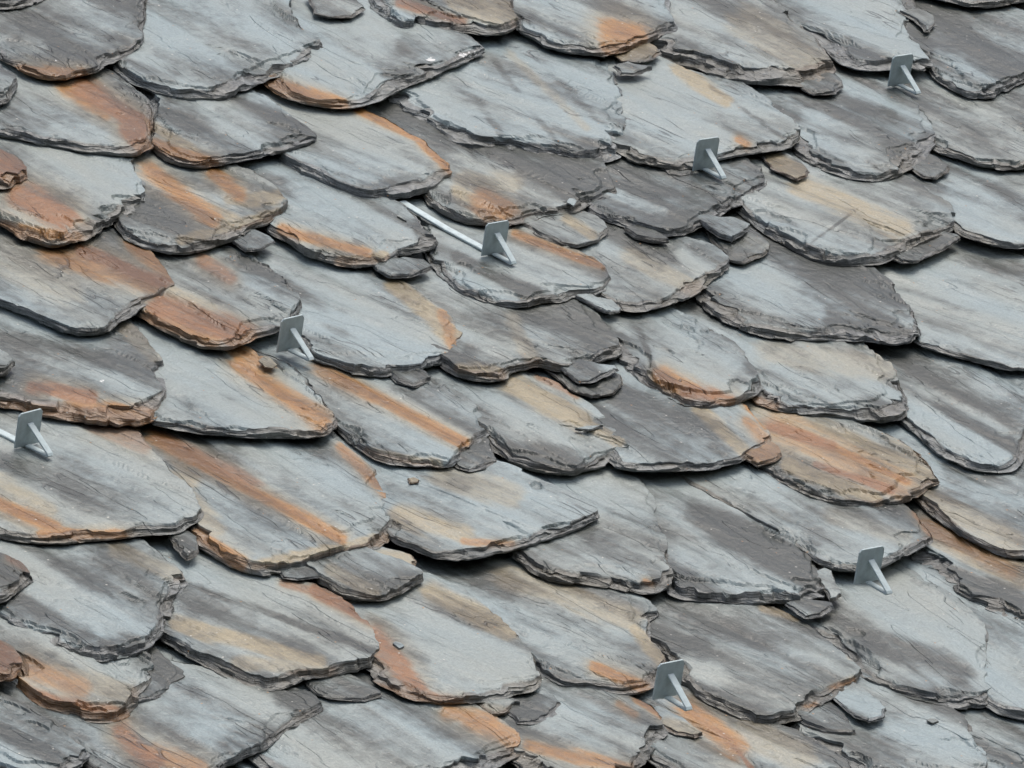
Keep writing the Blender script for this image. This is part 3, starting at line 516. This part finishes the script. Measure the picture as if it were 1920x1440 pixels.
OBJ = {}
for idx, (key, (pts, tone, k)) in enumerate(S.items()):
    chip = k.get('chip', False); host = k.get('on')
    th = k.get('th', .008 if chip else .014 + .006 * random.random()) * (1 if host else .88); bv = k.get('bv', .010 if chip else .012 + .010 * random.random()) * (1 if chip else 1.35)
    zfix = ZTOP[host] + th + k.get('up', 0) if host else None
    P, z = solve_outline(pts, th, k.get('dz', 0) - (.009 if chip else 0), zfix)
    nv = None; cen = None
    if not host:
        h = k.get('head', .015 if chip else HEAD); l, r = P[0], P[-1]
        vis = P.copy(); mid_ = (l + r) / 2; hw = max(abs(r[0] - l[0]) * .42, .02)
        top = max(l[1], r[1]) + h
        poly = np.vstack([P, [[mid_[0] + hw, top]], [[mid_[0] - hw, top]]])
        nv = len(P) - 1; cen = vis.mean(0) * .85 + np.array([mid_[0], max(l[1], r[1])]) * .15
    else:
        poly = P
    poly, nv2 = (poly, nv) if chip else soften(poly, nv if nv else len(poly)); nv = nv2 if nv else None
    if area2(poly) < 0: raise RuntimeError('outline order ' + key)
    g0 = math.radians(k.get('gr', random.uniform(-7, 7)))
    OBJ[key] = build_slate(key, poly, z, th, bv, tone, k.get('st', []), g0, idx + 1, name=k.get('name', 'slate_chip' if chip else 'slate'),
                NP=110 if chip else 230, NR=14 if chip else 32, nvis=nv, center=cen, rough=k.get('rough', 1.0),
                flake=k.get('flake', 1.0), wob=k.get('wob', .002), parent=None if host else roof, crisp=chip)
    if host:
        o = OBJ[key]; o.matrix_world = roof.matrix_world @ Matrix.Translation(o.location)
        o['label'] = k['label']; o['category'] = 'stone chip'
    elif 'label' in k: OBJ[key]['label'] = k['label']

# courses beyond the photograph's frame
def generic():
    protos = []
    gi = 0
    for row in range(-12, 12):
        yy = row * .19 + .05
        off = (row % 2) * .17
        for col in range(-9, 10):
            xx = col * .34 + off + random.uniform(-.03, .03); y2 = yy + random.uniform(-.03, .03)
            z = TAU * y2
            p = to_px(np.array([[xx, y2, z], [xx - .17, y2 + .15, z], [xx + .17, y2 + .15, z]]))
            if not ((p[:, 0] < -70).all() or (p[:, 0] > 1985).all() or (p[:, 1] < -50).all() or (p[:, 1] > 1500).all()): continue
            if p[0, 0] < -700 or p[0, 0] > 2600 or p[0, 1] < -450 or p[0, 1] > 1950: continue
            w = random.uniform(.16, .20)
            poly = np.array([[-w, .22], [-w * .95, .10], [-w * .6, .03], [-.03, 0], [w * .55, .02], [w * .95, .09], [w, .22], [w * .9, .5], [-w * .9, .5]])
            poly += np.random.default_rng(gi).normal(scale=.008, size=poly.shape)
            if gi < 8:
                o = build_slate('g%d' % gi, poly, 0, .017, .016, .35 + .3 * random.random(), [], 0, 500 + gi, NP=130, NR=16, nvis=6, center=np.array([0, .16]))
                protos.append(o)
            else:
                o = protos[gi % 8].copy(); scene.collection.objects.link(o)
            o.location = (xx, y2 + .16, z); gi += 1
generic()

# ------------------------------------------------------------------ snow guards
def tube_path(path, w, t, name, mat, parent):
    """flat bar of width w (along x) and thickness t bent along a path in the y-z plane, with bevelled corners"""
    V, F = [], []
    n = len(path); path = [np.array(p, float) for p in path]
    e = min(w, t) * .22
    prof = [(-w/2 + e, -t/2), (w/2 - e, -t/2), (w/2, -t/2 + e), (w/2, t/2 - e), (w/2 - e, t/2), (-w/2 + e, t/2), (-w/2, t/2 - e), (-w/2, -t/2 + e)]
    for i in range(n):
        a = path[max(i - 1, 0)]; b = path[min(i + 1, n - 1)]
        d0 = path[i] - a if i else b - path[i]; d1 = b - path[i] if i < n - 1 else d0
        d0 = d0 / np.linalg.norm(d0); d1 = d1 / np.linalg.norm(d1)
        tng = d0 + d1; tng /= np.linalg.norm(tng); nm = np.array([-tng[1], tng[0]])
        sc = 1 / max(.5, abs(tng @ d0))
        for (px_, pz_) in prof:
            q = path[i] + nm * pz_ * sc; V.append((px_, q[0], q[1]))
    m = len(prof)
    for i in range(n - 1):
        for j in range(m):
            F.append((i*m + j, i*m + (j+1) % m, (i+1)*m + (j+1) % m, (i+1)*m + j))
    F.append(tuple(range(m))[::-1]); F.append(tuple((n-1)*m + j for j in range(m)))
    return mesh_obj(name, V, F, mat, parent)

def plate_mesh(name, parent, w=.055, h=.061, t=.0035, c=.005):
    out = [(-w/2, 0), (w/2, 0), (w/2, h - c), (w/2 - c, h), (-w/2 + c, h), (-w/2, h - c)]
    e = .0006; V = []
    for yy, sh in ((-t/2, e), (-t/2 + e, 0), (t/2 - e, 0), (t/2, e)):
        for (x, z) in out:
            f = 1 - sh / (w / 2); V.append((x * f, yy, (z - h/2) * f + h/2))
    m = len(out); F = [tuple(range(m)), tuple(3*m + j for j in range(m))[::-1]]
    for i in range(3):
        for j in range(m): F.append((i*m + (j+1) % m, i*m + j, (i+1)*m + j, (i+1)*m + (j+1) % m))
    return mesh_obj(name, V, F, STEEL, parent)

def snow_guard(px, host, strap, label, turn=0.0):
    z = ZTOP[host] + .003
    p = to_plane([px], z)[0]
    r = bpy.data.objects.new('snow_guard', None); scene.collection.objects.link(r)
    r.empty_display_size = .05
    r.matrix_world = roof.matrix_world @ Matrix.Translation((p[0], p[1], z)) @ Matrix.Rotation(math.radians(turn), 4, 'Z')
    r['label'] = label; r['category'] = 'snow guard'; r['group'] = 'snow guards hooked over the slates'
    plate_mesh('plate', r)
    tube_path([(-.002, .040), (-.0535, .006), (-.0555, .0035), (-.0535, .0015), (-.004, .0015)], .013, .0032, 'brace', STEEL, r)
    # the hook's strap runs up the slope under the slate above
    zs = -.001
    tube_path([(.0, zs + .001), (strap * .5, zs + .001), (strap, zs + .001 + strap * .02)], .017, .0045, 'strap', STEEL, r)
    return r
for px, host, strap, label in (
    ((1684, 159), 'b2', .02, 'steel snow guard near the top right corner, highest of the seven'),
    ((1319, 317), 'b10', .02, 'steel snow guard against a pale slate edge, second highest of the seven'),
    ((924, 476), 'c4', .25, 'steel snow guard with its long bare strap showing, above the picture centre'),
    ((540, 656), 'e5', .02, 'steel snow guard beside a rusty orange slate, left of centre'),
    ((49, 835), 'f1', .20, 'steel snow guard at the left edge of the picture with some strap showing'),
    ((1624, 1091), 'g1', .02, 'steel snow guard on the pale slate at lower right'),
    ((1248, 1307), 'g6', .02, 'steel snow guard nearest the bottom, beside a dark lichen-dotted slate')):
    snow_guard(px, host, strap, label, random.uniform(-6, 6))
